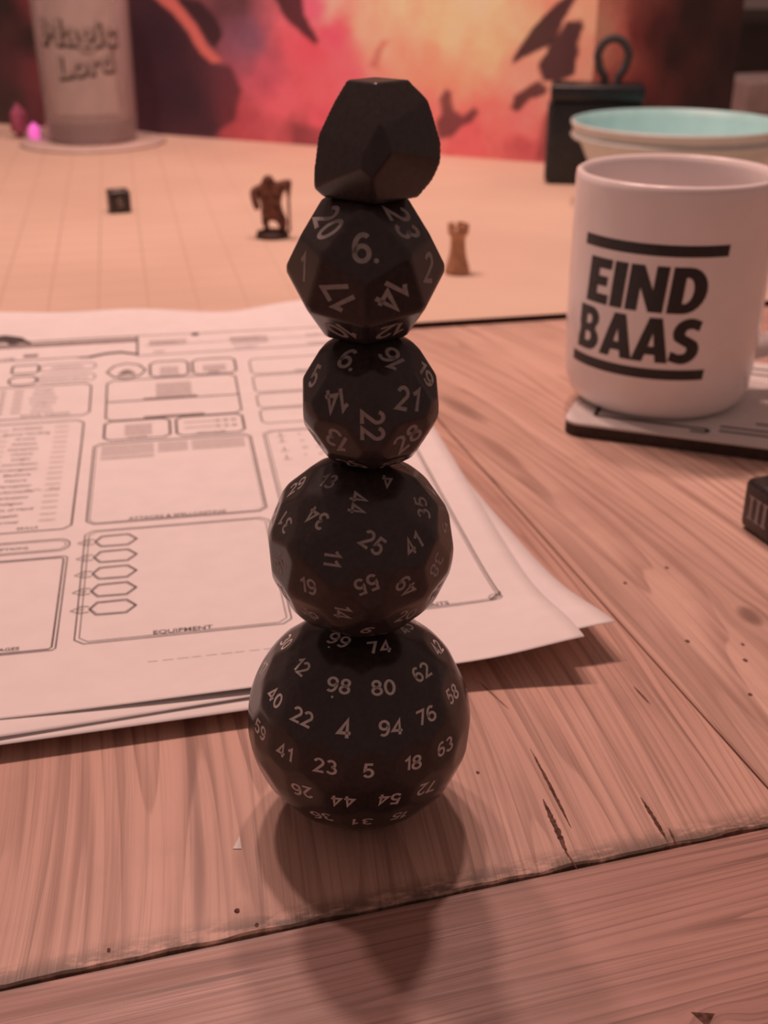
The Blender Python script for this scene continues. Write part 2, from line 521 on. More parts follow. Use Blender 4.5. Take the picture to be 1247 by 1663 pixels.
class Print:
    """flat print on the top sheet, in millimetres from its lower left corner"""
    def __init__(s): s.V, s.F = [], []
    def pt(s, x, y):
        p = SO + EX * x * .001 + EY * y * .001
        return (p[0], p[1], paper_z(p[0], p[1], 2) + .00006)
    def line(s, pts, w=.35, close=False):
        pts = list(pts) + ([pts[0]] if close else [])
        P = []
        for a, b in zip(pts[:-1], pts[1:]):
            n = max(1, int(math.hypot(b[0] - a[0], b[1] - a[1]) / 4))
            P += [(a[0] + (b[0] - a[0]) * k / n, a[1] + (b[1] - a[1]) * k / n) for k in range(n)]
        P.append(pts[-1])
        k0 = len(s.V)
        for i, p in enumerate(P):
            a = P[max(i - 1, 0)]; b = P[min(i + 1, len(P) - 1)]
            if close and i in (0, len(P) - 1): a, b = P[-2], P[1]
            d = (b[0] - a[0], b[1] - a[1]); L = math.hypot(*d) or 1
            n = (-d[1] / L * w / 2, d[0] / L * w / 2)
            s.V += [s.pt(p[0] - n[0], p[1] - n[1]), s.pt(p[0] + n[0], p[1] + n[1])]
        for i in range(len(P) - 1): s.F.append((k0 + 2 * i, k0 + 2 * i + 2, k0 + 2 * i + 3, k0 + 2 * i + 1))
    def poly(s, pts):
        k0 = len(s.V); s.V += [s.pt(*p) for p in pts]; s.F.append(tuple(range(k0, k0 + len(pts))))
    def bar(s, x0, y0, x1, y1):
        n = max(1, int((x1 - x0) / 4)); m = max(1, int((y1 - y0) / 3))
        for i in range(n):
            for j in range(m):
                a, b = x0 + (x1 - x0) * i / n, x0 + (x1 - x0) * (i + 1) / n
                c, d = y0 + (y1 - y0) * j / m, y0 + (y1 - y0) * (j + 1) / m
                s.poly([(a, c), (b, c), (b, d), (a, d)])
    def rbox(s, x0, y0, x1, y1, r=2., w=.35, cut=True):
        P = []
        for cx, cy, a0 in ((x1 - r, y1 - r, 0), (x0 + r, y1 - r, 90), (x0 + r, y0 + r, 180), (x1 - r, y0 + r, 270)):
            for k in range(0, 91, 90 if cut else 18):
                a = math.radians(a0 + k); P.append((cx + r * math.cos(a), cy + r * math.sin(a)))
        s.line(P, w, True)
    def text(s, txt, cx, cy, h, bold=.01, sx=1.):
        V, F = text_geo(txt, bold)
        k = h / DIGIT_H; k0 = len(s.V)
        for x, y in V: s.V.append(s.pt(cx + x * k * sx, cy + y * k))
        s.F += [tuple(k0 + i for i in f) for f in F]
    def done(s, name, mat): return tag(mesh_obj(name, s.V, s.F, mat, s1), kind='stuff')

K, G_, L_ = Print(), Print(), Print()
# middle column
K.rbox(85.3, 99.5, 141.6, 166, 2.4, .55); K.rbox(86.2, 100.3, 140.8, 165.2, 2.2, .25)
K.rbox(85.3, 28.2, 141.6, 94.8, 2.4, .40); K.rbox(86.5, 29.2, 140.4, 94.0, 2.2, .28)
K.text('ATTACKS & SPELLCASTING', 113.5, 100.8, 1.75, .012, 1.)
K.text('EQUIPMENT', 113, 29.6, 1.9, .014, 1.05)
for k in range(5):                                     # coin pouches down the left of the box
    y = 87.2 - k * 10.2
    pts = [(88.3, y), (90.3, y + 3.6), (98.3, y + 3.8), (101, y), (98.3, y - 3.8), (90.3, y - 3.6)]
    K.line(pts, .45, True); K.line([(x * .93 + 95 * .07, yy * .82 + y * .18) for x, yy in pts], .28, True)
    K.line([(88.3, y + 1.5), (86.2, y + 1.9), (83.4, y - .2), (86, y - 1.8), (88.3, y - 1.5)], .4)
G_.text('CP', 86.3, 86.6, 1.1); G_.text('SP', 86.3, 76.4, 1.1); G_.text('EP', 86.3, 66.2, 1.1); G_.text('GP', 86.3, 56., 1.1); G_.text('PP', 86.3, 45.8, 1.1)
for (x0, x1) in ((88, 106.5), (108, 118.5), (120, 139)):
    for y in (162.2, 159.0, 155.8):
        L_.bar(x0, y - 1.2, x1, y + 1.2)
L_.bar(88, 150.8, 106.5, 153.2)
# armour class, initiative, speed
K.line([(88.5, 231), (91.5, 236.5), (96.5, 238.6), (101.5, 236.5), (104.3, 231), (101.5, 226), (96.5, 223.6), (91.5, 226)], .9, True)
G_.poly([(92.5, 227.5), (100.5, 227.5), (98.5, 231.5), (96.5, 232.8), (94.5, 231.5)])
K.rbox(106, 223.8, 121.5, 238.3, 2.2, .9); K.rbox(123.3, 223.8, 141, 238.3, 2.2, .9)
L_.bar(110, 227, 117.5, 233); L_.bar(127.5, 226.5, 137, 232.5)
K.text('INITIATIVE', 113.7, 225, 1.2); K.text('SPEED', 132, 225, 1.2); K.text('ARMOR CLASS', 96.4, 225.6, .9)
K.rbox(88.8, 186.6, 140.2, 222.6, 2.4, .7); K.line([(89, 203.4), (140, 203.4)], .8)
L_.bar(108, 206, 122, 218); G_.bar(103, 203.8, 124, 205.4); G_.bar(103, 187, 126, 188.8)
K.text('CURRENT HIT POINTS', 114, 204.2, 1.2); K.text('TEMPORARY HIT POINTS', 114, 187.4, 1.2)
K.rbox(88.6, 168.6, 112.6, 185.8, 2.2, .9); K.rbox(115, 168.6, 140, 185.8, 2.2, .9)
L_.bar(96, 172, 106, 182); G_.line([(118, 180.5), (130, 180.5)], .5); G_.line([(118, 175.5), (130, 175.5)], .5)
for x in (130.5, 133.5, 136.5):
    for y in (180.5, 175.5):
        K.rbox(x - .9, y - .9, x + .9, y + .9, .85, .35)
K.text('HIT DICE', 100.5, 169.6, 1.2); K.text('DEATH SAVES', 127.5, 169.6, 1.2)
# right column
for y0, y1 in ((221, 235.6), (204, 219.4), (189.5, 202.4), (174.8, 188)):
    K.rbox(147, y0, 199, y1, 1.8, .5)
K.text('PERSONALITY TRAITS', 173, 221.8, 1.2); K.text('IDEALS', 173, 204.8, 1.2); K.text('BONDS', 173, 190.3, 1.2); K.text('FLAWS', 173, 175.6, 1.2)
K.rbox(146.4, 28.4, 199.2, 167.2, 2.6, .42); K.rbox(147.4, 29.4, 198.4, 166.3, 2.4, .26)
K.line([(195.5, 28.4), (199.6, 32.6), (199.2, 34)], .5); K.rbox(195.8, 28.5, 199.3, 32, 1.2, .3)
K.text('FEATURES & TRAITS', 172.5, 29.6, 1.9, .014)
for y in (161, 155.5, 147, 139.5):
    G_.line([(152.5, y), (152.5, y + 3.8)], .5); G_.line([(150.8, y), (154.2, y)], .35)
for k in range(16):
    x = 159 + (k % 4) * 5.1; y = 162 - (k // 4) * 6.6
    G_.bar(x, y, x + .8 + (k * 7 % 3) * .6, y + .7)
# left column
K.rbox(28, 193.5, 82.6, 222, 2.4, .7); K.rbox(27, 98, 80.8, 189.2, 2.4, .65)
K.rbox(26, 83.4, 81, 91.2, 3.6, .45, False); K.rbox(27, 84.4, 80, 90.2, 3.0, .25, False)
K.rbox(26, 26.6, 80.8, 79.6, .8, .4); K.rbox(27, 27.4, 79.8, 78.8, .8, .5)
K.text('PASSIVE WISDOM (PERCEPTION)', 51, 86.2, 1.55, .014, 1.12); K.text('SKILLS', 67.5, 99.8, 1.6, .014); K.text('OTHER PROFICIENCIES & LANGUAGES', 52.8, 28.4, 1.6, .014, .96)
K.text('SAVING THROWS', 66, 195.2, 1.6, .014)
K.rbox(50.5, 234.4, 61, 242.2, .9, .9); K.rbox(61.5, 235, 84, 241.6, 3, .45, False)
K.rbox(50, 223.8, 61, 231.8, 3.9, .9, False); K.rbox(61.5, 224.6, 84, 231.2, 3, .45, False)
K.text('INSPIRATION', 72.5, 237.4, 1.5, .014); K.text('PROFICIENCY BONUS', 72, 227, 1.3, .012)
for k, nm in enumerate(('Strength', 'Dexterity', 'Constitution', 'Intelligence', 'Wisdom', 'Charisma')):
    y = 217.4 - k * 3.7
    K.text(nm, 64.5, y, 1.5, .006); L_.bar(53, y - .4, 56.6, y + 1.6)
    K.rbox(48, y - .2, 49.8, y + 1.6, .85, .3)
for k, nm in enumerate(('Acrobatics', 'Animal Handling', 'Arcana', 'Athletics', 'Deception', 'History', 'Insight', 'Intimidation', 'Investigation', 'Medicine', 'Nature', 'Perception', 'Performance', 'Persuasion', 'Religion', 'Sleight of Hand', 'Stealth', 'Survival')):
    y = 183.8 - k * 4.65
    K.text(nm, 60.5, y, 1.75, .008); L_.bar(70.5, y + .1, 75.5, y + 1.1)
    K.rbox(46.5, y - .2, 48.3, y + 1.6, .85, .3); K.line([(50, y - .3), (54, y - .3)], .25)
G_.line([(64, 128.6), (65.4, 130), (66.4, 128), (68, 129.8), (69.4, 128.8)], .5); G_.line([(72, 129), (73.2, 130.4), (74.2, 128.6), (75.4, 130.2), (74.6, 128.2)], .5)   # pencil scribble
# name banner along the top
K.line([(20, 266.5), (101, 266.5), (101, 245.4)], .9); K.line([(101, 266.5), (198, 265.2), (198, 246.5), (101, 245.4)], .55)
G_.bar(30, 260.2, 101, 264.6); K.line([(20, 247.4), (80, 247.4)], .7); G_.bar(54, 250, 60, 253)
K.poly([(76, 246.5), (82, 248.4), (88, 250.6), (94, 251.2), (100.6, 248.2), (100.6, 246.2), (94, 249.0), (88, 248.4), (82, 246)])
K.poly([(28, 271.2), (45, 273.8), (52, 271.2), (57, 264), (52, 265.5), (48, 263.5), (45, 267.5), (28, 267)])
K.text('CHARACTER NAME', 42, 248.6, 1.4)
L_.bar(106, 255, 122, 261); L_.bar(141, 252, 157, 259.5); K.poly([(124.5, 263.6), (127.5, 263.6), (127.5, 267), (124.5, 267)])
K.line([(104, 255.6), (196, 256)], .35)
for x, nm in ((112, 'CLASS & LEVEL'), (147, 'BACKGROUND'), (180, 'PLAYER NAME')): K.text(nm, x, 257.2, 1.3)
for x, nm in ((110, 'RACE'), (147, 'ALIGNMENT'), (182, 'EXPERIENCE POINTS')): K.text(nm, x, 247.8, 1.3)
for k in range(14): L_.line([(104 + k * 3.6, 15.6), (106.4 + k * 3.6 + (k % 3) * .3, 15.6)], .35)
K.done('printed_lines', M['print']); G_.done('printed_grey_marks', M['print_mid']); L_.done('printed_shading', M['print_light'])

# ------------------------------------------------------------------ dice
PHI = (1 + 5 ** .5) / 2
def unit(A):
    A = np.array(A, float); return A / np.linalg.norm(A, axis=1)[:, None]
def perms(lst, allp):
    import itertools
    S = set()
    for v in lst:
        P = list(itertools.permutations(v)) if allp else [v, (v[1], v[2], v[0]), (v[2], v[0], v[1])]
        for p in P:
            for sg in itertools.product((1, -1), repeat=3):
                S.add(tuple(x + 0. for x in tuple(np.round(np.array(p) * sg, 9))))
    return unit(np.array(sorted(S)))
_ico = {}
def sphere_dirs(sub):
    if sub not in _ico:
        bm = bmesh.new(); bmesh.ops.create_icosphere(bm, subdivisions=sub, radius=1)
        V = np.array([v.co[:] for v in bm.verts]); F = [tuple(v.index for v in f.verts) for f in bm.faces]; bm.free()
        _ico[sub] = (unit(V), F)
    return _ico[sub]
def die_body(name, centre, N, d, Rs, k=90, sub=6, mat=None):
    D, F = sphere_dirs(sub)
    x = np.clip(D @ N.T, 0, None) / d   # d may be one distance or one per face
    mx = x.max(1, keepdims=True)
    r = 1 / (mx[:, 0] * ((x / mx) ** k).sum(1) ** (1 / k))
    r = np.minimum(r, Rs)
    zmin = (D[:, 2] * r).min()
    o = mesh_obj(name, D * r[:, None], F, mat or M['die_black'], None, True)
    o.location = centre
    return o
def numeral(die, n, d, txt, ang, h, dz=.00003, mat=None, sx=1.):
    n = Vector(n).normalized()
    ref = Vector((0, 0, 1)) - n * n.z
    if ref.length < 1e-3: ref = Vector((0, 1, 0))
    ref.normalize()
    right = ref.cross(n)
    a = math.radians(ang)
    tx = right * math.cos(a) + ref * math.sin(a)
    ty = n.cross(tx)
    under = txt.endswith('.') and len(txt) == 3
    V, F = digit_geo(txt.rstrip('.') if under else txt)
    k, yc = h, .5
    xc = (V[:, 0].max() + V[:, 0].min()) / 2
    P = [n * (d + dz) + tx * ((x - xc) * k * sx) + ty * ((y - yc) * k) for x, y in V]
    F = list(F)
    if under:                                          # orientation dot below the digits
        b = len(P); r = h * .08
        P += [n * (d + dz) + tx * (r * math.cos(q) - h * .25) + ty * (r * math.sin(q) - h * .78) for q in [j * math.pi / 6 for j in range(12)]]
        F.append(tuple(range(b, b + 12)))
    return mesh_obj('numeral', P, F, mat or M['die_ink'], die)

# --- hundred-sided die
V100 = [('30', -643, 40, 765, 17), ('12', -477, -390, 787, -4), ('98.', -152, -630, 762, -2), ('80', 219, -633, 743, -8), ('62', 546, -396, 739, -4), ('42', 696, 21, 718, -20), ('99.', -163, -234, 959, 1), ('74', 185, -310, 935, -14), ('43', 410, 46, 911, -26), ('17', -849, -30, 527, 22), ('40', -711, -462, 530, -5), ('22', -465, -722, 513, -3), ('4', -114, -863, 491, 0), ('94', 279, -832, 479, -6), ('76', 585, -656, 476, -3), ('58', 821, -327, 468, -8), ('24', 897, 193, 399, -24), ('59', -848, -490, 204, -4), ('41', -621, -762, 181, -2), ('23', -271, -947, 174, 0), ('5', 99, -983, 154, -4), ('18', 471, -870, 146, -7), ('63', 751, -645, 145, -4), ('26', -467, -872, -148, -173), ('44', -112, -979, -169, -179), ('54', 271, -947, -174, 170), ('72', 592, -784, -186, 170), ('36', -312, -834, -448, -170), ('31', 42, -880, -474, 176), ('15', 363, -802, -468, 167), ('70', -478, 425, 769, -126)]
dirs = [Vector(v[1:4]).normalized() for v in V100] + [Vector((0, 0, -1)), Vector((.03, .12, .99)).normalized()]
rr = random.Random(11)
while len(dirs) < 100:                                 # spread the remaining faces evenly over the far side
    best, bs = None, -1
    for _ in range(500):
        c = Vector((rr.gauss(0, 1), rr.gauss(0, 1), rr.gauss(0, 1))).normalized()
        s = min(c.angle(q) for q in dirs)
        if s > bs: best, bs = c, s
    dirs.append(best)
used = {v[0].rstrip('.') for v in V100}
rest = [str(i) for i in range(1, 101) if str(i) not in used]
N100 = np.array([tuple(v) for v in dirs])
C100 = Vector((-.005, .1933, .0222))
d100 = die_body('polyhedral_die', C100, N100, .0222, .02255, 500)
tag(d100, 'big ball-like hundred-sided black die with rings of numbers, bottom of the stack', 'die', 'stacked black dice')
for v in V100: numeral(d100, v[1:4], .0222, v[0], v[4], .0037 if v[0] == '4' else .0030, mat=M['die_ink_bright'], sx=1.18)
for i, c in enumerate(dirs[len(V100):]):
    if i < 2 or c.dot(Vector((0, -.9, .44))) > .12: continue
    numeral(d100, c, .0222, rest[i], 0 if c.z > 0 else 180, .0030, mat=M['die_ink_bright'], sx=1.18)

def poly_die(name, N, Mx, centre, d, Rs, labels, faces_txt, h, seed, label, k=90):
    N = N @ np.array(Mx).T
    o = die_body(name, centre, N, d, Rs, k)
    tag(o, label, 'die', 'stacked black dice')
    got = {i: (t, a) for t, i, a in labels}
    pool = [t for t in faces_txt if t not in {g[0].rstrip('.') for g in got.values()}]
    rr = random.Random(seed)
    for i, n in enumerate(N):
        t, a = got.get(i) or (pool.pop(0) if pool else '1', rr.uniform(-180, 180))
        if i not in got and abs(n[2]) > .985: continue
        numeral(o, n, d, t, a, h)
    return o
# --- sixty-sided die
N60 = perms([(1, 1, PHI ** 3), (PHI ** 2, PHI, 2 * PHI), (2 + PHI, 0, PHI ** 2)], False)
poly_die('polyhedral_die', N60, [[0.13889, -0.92964, 0.34128], [0.28458, -0.29261, -0.9129], [0.94854, 0.22392, 0.22392]],
         (-.0045, .1933, .0614), .0170, .0176,
         [('13', 53, 53 - 40), ('4', 55, 149), ('44', 48, -98), ('34', 43, 165), ('31', 39, 165), ('35', 46, 61), ('25', 37, -39), ('41', 35, 18), ('11', 31, -90), ('19', 19, 3), ('55', 25, -160), ('49', 23, 129), ('14', 14, -98), ('29', 49, 72), ('7', 51, -148), ('5', 41, -116)],
         [str(i) for i in range(1, 61)], .0033, 5, 'sixty-sided black die resting on the ball-like die, second from the bottom of the stack', 160)
# --- thirty-sided die
N30 = perms([(0, 0, PHI), (.5, PHI / 2, PHI * PHI / 2)], False)
poly_die('polyhedral_die', N30, [[0.33428, 0.45781, 0.82381], [-0.48348, 0.83362, -0.26708], [-0.80902, -0.30902, 0.5]],
         (-.0025, .1933, .0902), .0118, .0127,
         [('6.', 6, -10), ('16', 10, 101), ('5', 5, 7), ('19', 15, -85), ('14', 13, -162), ('21', 18, -20), ('22', 22, -90), ('13', 21, 147), ('28', 26, 37)],
         [str(i) for i in range(1, 31)], .0042, 6, 'thirty-sided black die with a sideways 22 in the middle of the stack')
# --- twenty-four-sided die
N24 = perms([(1, 1, 1 + 2 ** .5)], True)
poly_die('polyhedral_die', N24, [[-0.00882, 0.69635, 0.71765], [0.50537, 0.62238, -0.59769], [-0.86286, 0.35741, -0.35741]],
         (-.0031, .1933, .1138), .0118, .0133,
         [('20', 0, -37), ('23', 3, -100), ('6.', 1, 0), ('1', 4, 5), ('2', 9, -15), ('17', 5, 119), ('14', 7, -120)],
         [str(i) for i in range(1, 25)], .0050, 7, 'twenty-four-sided black die showing an upright 6, second from the top of the stack')
# --- faceted top die: an irregular solid whose widest outline faces along the table
OUT = [(4.2, 9.2), (7.95, 5.5), (10, -.6), (10, -3.6), (8.8, -6.3), (5.5, -10.1), None, (-8.05, -9.3), (-10, -7.6), (-10.1, -5.8), (-9.2, .4), (-6.6, 5.5), (-4.4, 8.8)]
vd = Vector((0, .990, -.139)).normalized(); vr = Vector((1, 0, 0)); vu = vr.cross(vd)
pl = [((0, 0, 1), 8.7), ((0, 0, -1), 9.15), ((0, -1, .05), 9.4), ((0, 1, .05), 9.4)]
for i in range(len(OUT) - 1):
    p0, p1 = OUT[i], OUT[i + 1]
    if p0 is None or p1 is None: continue
    e = Vector((p1[0] - p0[0], p1[1] - p0[1])).normalized(); m = Vector((-e.y, e.x))
    if m.dot(Vector(p0)) < 0: m = -m
    off = m.dot(Vector(p0))
    for sg, tt in ((-1, 40), (1, 36)):
        c_, s_ = math.cos(math.radians(tt)), math.sin(math.radians(tt))
        nn = (vr * m.x + vu * m.y) * c_ + vd * (sg * s_)
        pl.append((tuple(nn), off * c_))
NT_ = unit([p[0] for p in pl]); DT = np.array([p[1] for p in pl]) * .001
DT[2:] *= 1.03
d20 = die_body('polyhedral_die', (-.0011, .1933, .13485), NT_, DT, .02, 110)
tag(d20, 'plain dark faceted black die without readable numbers, topmost of the stack', 'die', 'stacked black dice')

# --- cubic die with Roman numerals beside the coaster
def cube_die(name, loc, rz, s, bev, label, faces):
    bm = bmesh.new(); add_box(bm, (0, 0, s / 2), (s, s, s), 0, bev, 4)
    o = bm_obj(name, bm, M['die_black'], None, True)
    o.location = loc; o.rotation_euler = (0, 0, rz)
    tag(o, label, 'die')
    for n, txt, h, ang in faces:
        e = numeral(o, n, s / 2, txt, ang, h, .00005)
        e.location = (0, 0, s / 2)
    return o
def roman(die, n, s, count, h):
    """III with serifs as separate strokes on one face"""
    n = Vector(n); up = Vector((0, 0, 1)) if abs(n.z) < .5 else Vector((0, 1, 0)); rt = up.cross(n)
    for k in range(count):
        x0 = (k - (count - 1) / 2) * h * .42
        w, sv, st = h * .085, h * .17, h * .07
        L = [(-sv, 0), (sv, 0), (sv, st), (w, st * 1.6), (w, h - st * 1.6), (sv, h - st), (sv, h), (-sv, h), (-sv, h - st), (-w, h - st * 1.6), (-w, st * 1.6), (-sv, st)]
        P = [n * (s / 2 + .00005) + Vector((0, 0, s / 2)) + rt * (x + x0) + up * (y - h / 2) for x, y in L]
        mesh_obj('numeral', P, [tuple(range(12))], M['die_ink'], die)
rd = math.atan2(-.942, .335)
d6 = cube_die('cubic_die', (.1213, .3188, 0), rd + math.pi / 2, .017, .0026, 'black cubic die with Roman numeral III lying on the planks in front of the coaster', [])
# local -x faces left along the table; put III there
roman(d6, (-1, 0, 0), .017, 3, .0078)
roman(d6, (0, 0, 1), .017, 2, .0078)
roman(d6, (0, -1, 0), .017, 1, .0078)
cube_die('cubic_die', (-.1785, .7920, MZ), math.radians(20), .0145, .0015, 'small dark cubic die standing alone on the gridded mat', [((0, -1, 0), '5', .006, 0), ((1, 0, 0), '3', .006, 0), ((0, 0, 1), '6', .006, 0)])

# ------------------------------------------------------------------ coaster and mug
CA = math.radians(-20)
coaster = tag(empty('coaster', (.1265, .4275, 0), CA), 'square white coaster with black line pattern and dark edge under the mug', 'coaster')
CH = .0055
def rounded_slab(s, r, z0, z1, n=6):
    L = []
    for cx, cy, a0 in ((s - r, s - r, 0), (r - s, s - r, 90), (r - s, r - s, 180), (s - r, r - s, 270)):
        for k in range(n + 1):
            a = math.radians(a0 + 90 * k / n); L.append((cx + r * math.cos(a), cy + r * math.sin(a)))
    m = len(L)
    V = [(x, y, z0) for x, y in L] + [(x, y, z1) for x, y in L]
    F = [tuple(reversed(range(m))), tuple(range(m, 2 * m))] + [(i, (i + 1) % m, m + (i + 1) % m, m + i) for i in range(m)]
    return V, F
mesh_obj('backing', *rounded_slab(.0472, .006, 0, CH - .0009), M['coaster_edge'], coaster)
mesh_obj('top_sheet', *rounded_slab(.0472, .006, CH - .0009, CH), M['coaster_white'], coaster)
def stroke(pts, w):
    V, F = [], []
    for a, b in zip(pts[:-1], pts[1:]):
        d = Vector((b[0] - a[0], b[1] - a[1])); n = Vector((-d.y, d.x)).normalized() * w / 2
        k = len(V)
        V += [(a[0] - n.x, a[1] - n.y, CH + .00005), (b[0] - n.x, b[1] - n.y, CH + .00005), (b[0] + n.x, b[1] + n.y, CH + .00005), (a[0] + n.x, a[1] + n.y, CH + .00005)]
        F.append((k, k + 1, k + 2, k + 3))
    return V, F
for pts in ([(-.037, -.0375), (.004, -.0375)], [(.008, -.0375), (.039, -.0375), (.039, -.020)], [(-.002, -.0408), (.004, -.0408), (.004, -.0375)],
            [(.008, -.033), (.034, -.033)], [(-.037, -.0375), (-.037, .038)], [(-.037, .038), (.038, .038), (.038, -.012)], [(.012, .031), (.031, .031), (.031, .005)], [(.020, -.026), (.034, -.026), (.034, -.010)]):
    mesh_obj('pattern_line', *stroke(pts, .0017), M['mug_black'], coaster)

MC = Vector((.1060, .4290, CH)); MR = .0362; MH = .0855
mug = tag(empty('mug', MC), 'white ceramic mug printed EIND BAAS between two black bars, on the coaster', 'mug')
prof = [(0, .0008), (.026, .0008), (.0272, 0), (.0300, .0006), (.0332, .0035), (.0348, .008), (.0354, .014), (.0361, .030), (MR, .040), (MR, .078), (.0363, .0825), (.0360, .0848), (.0349, MH), (.0337, .0850), (.0331, .0825), (.0329, .078), (.0329, .012), (.0300, .0065), (.0, .0055)]
mesh_obj('body', *lathe(prof, 96), M['mug'], mug, True)
# handle on the right
bm = bmesh.new()
hp = [(.0340, .068), (.047, .0695), (.0575, .0625), (.0620, .048), (.0590, .032), (.0490, .0205), (.0335, .0165)]
ring = []
n = 40
pts = []
for i in range(n + 1):                                  # Catmull-Rom through the handle points
    f = i / n * (len(hp) - 1); k = min(int(f), len(hp) - 2); t = f - k
    g = lambda j: Vector(hp[min(max(j, 0), len(hp) - 1)])
    a, b, c, d_ = g(k - 1), g(k), g(k + 1), g(k + 2)
    pts.append(.5 * (2 * b + (c - a) * t + (2 * a - 5 * b + 4 * c - d_) * t * t + (3 * b - a - 3 * c + d_) * t ** 3))
for i, p in enumerate(pts):
    d_ = (pts[min(i + 1, n)] - pts[max(i - 1, 0)]).normalized(); nn = Vector((-d_.y, d_.x))
    row = []
    for j in range(14):
        a = 2 * math.pi * j / 14
        o_ = p + nn * (.0044 * math.cos(a))
        row.append(bm.verts.new((o_.x, .0062 * math.sin(a), o_.y)))
    ring.append(row)
for i in range(n):
    for j in range(14): bm.faces.new((ring[i][j], ring[i][(j + 1) % 14], ring[i + 1][(j + 1) % 14], ring[i + 1][j]))
bm.faces.new(ring[0]); bm.faces.new(list(reversed(ring[-1])))
bmesh.ops.recalc_face_normals(bm, faces=bm.faces)
hd = bm_obj('handle', bm, M['mug'], mug, True); hd.rotation_euler = (0, 0, math.radians(6))

def arc(cx, cy, rx, ry, a0, a1, n=12):
    return [(cx + rx * math.cos(math.radians(a0 + (a1 - a0) * k / n)), cy + ry * math.sin(math.radians(a0 + (a1 - a0) * k / n))) for k in range(n + 1)]
GL = {  # heavy grotesque capitals in a unit-high box: (advance, outlines)
    'E': (.62, [[(0, 0), (.56, 0), (.56, .22), (.27, .22), (.27, .40), (.50, .40), (.50, .61), (.27, .61), (.27, .78), (.56, .78), (.56, 1), (0, 1)]]),
    'I': (.34, [[(0, 0), (.28, 0), (.28, 1), (0, 1)]]),
    'N': (.82, [[(0, 0), (.25, 0), (.25, .52), (.47, 0), (.75, 0), (.75, 1), (.50, 1), (.50, .48), (.27, 1), (0, 1)]]),
    'D': (.78, [[(0, 0)] + arc(.30, .5, .42, .5, -90, 90) + [(0, 1)], [(.27, .22), (.27, .78)] + arc(.30, .5, .15, .28, 90, -90)]),
    'B': (.74, [[(0, 0)] + arc(.38, .275, .30, .275, -90, 55, 9) + arc(.36, .745, .27, .255, -38, 90, 9) + [(0, 1)],
                [(.26, .20), (.26, .42)] + arc(.36, .31, .075, .11, 90, -90, 8), [(.26, .60), (.26, .81)] + arc(.35, .705, .065, .105, 90, -90, 8)]),
    'A': (.80, [[(0, 0), (.26, 0), (.30, .17), (.51, .17), (.55, 0), (.82, 0), (.55, 1), (.27, 1)], [(.345, .36), (.405, .66), (.465, .36)]]),
    'S': (.68, [[(.02, .06)] + arc(.31, .30, .34, .31, -110, 40, 12) + [(.42, .585), (.30, .64), (.28, .70), (.32, .77), (.42, .79), (.58, .73), (.62, .94)] + arc(.36, .70, .34, .315, 65, 215, 12) + [(.22, .44), (.36, .37), (.38, .30), (.34, .23), (.22, .21), (.04, .28)]]),
}
def wrap_on_mug(V, F, name, mat=M['mug_black']):
    """V: (arc mm, height mm above table) -> curved print on the mug wall"""
    bm = bmesh.new()
    vs = [bm.verts.new((x, y, 0)) for x, y in V]
    for f in F: bm.faces.new([vs[i] for i in f])
    x0, x1 = min(v[0] for v in V), max(v[0] for v in V)
    x = math.floor(x0) + 1
    while x < x1:
        bmesh.ops.bisect_plane(bm, geom=bm.verts[:] + bm.edges[:] + bm.faces[:], plane_co=(x, 0, 0), plane_no=(1, 0, 0)); x += 1.2
    for v in bm.verts:
        s, z = v.co.x + 1.6 + (v.co.y - 48) * .085, v.co.y
        a = s * .001 / MR
        zz = z * .001 - CH                              # follow the slight taper of the wall
        R = .00010 + (MR if zz > .040 else .0361 + (MR - .0361) * (zz - .030) / .010 if zz > .030 else .0354 + .0007 * (zz - .014) / .016)
        v.co = (R * math.sin(a), -R * math.cos(a), z * .001 - CH)
    return bm_obj(name, bm, mat, mug)
def mug_word(word, s0, s1, z0, z1):
    adv = sum(GL[c][0] for c in word) - .06
    k = (s1 - s0) / adv; x = s0
    for c in word:
        V, F = poly_geo(GL[c][1])
        wrap_on_mug([(x + a * k, z0 + b * (z1 - z0)) for a, b in V], F, 'printed_letter'); x += GL[c][0] * k
mug_word('EIND', -41.5, 3.6, 47.8, 64.2)
mug_word('BAAS', -43.8, 4.2, 29.6, 46.0)
wrap_on_mug([(-45.9, 67.6), (8.9, 67.6), (8.9, 71.6), (-45.9, 71.6)], [(0, 1, 2, 3)], 'printed_bar')
wrap_on_mug([(-46.6, 23.3), (8.7, 23.3), (8.7, 27.2), (-46.6, 27.2)], [(0, 1, 2, 3)], 'printed_bar')

# ------------------------------------------------------------------ mint bowl
bowl = tag(empty('bowl', (.1975, .812, MZ)), 'pale plastic bowl with mint inside and stepped lip, behind the mug', 'bowl')
BR = .0715
mesh_obj('outer_wall', *lathe([(0, 0), (.038, 0), (.041, .002), (.050, .014), (.060, .032), (.0655, .0440), (.0700, .0448), (.0712, .0465), (.0705, .0478), (.0690, .0485), (.0708, .0530), (BR, .0545), (.0712, .0557), (.0702, .056)], 80), M['bowl_out'], bowl, True)
mesh_obj('inner_wall', *lathe([(.0702, .056), (.0690, .0552), (.0672, .050), (.058, .031), (.047, .013), (.038, .004), (0, .003)], 80), M['bowl_in'], bowl, True)

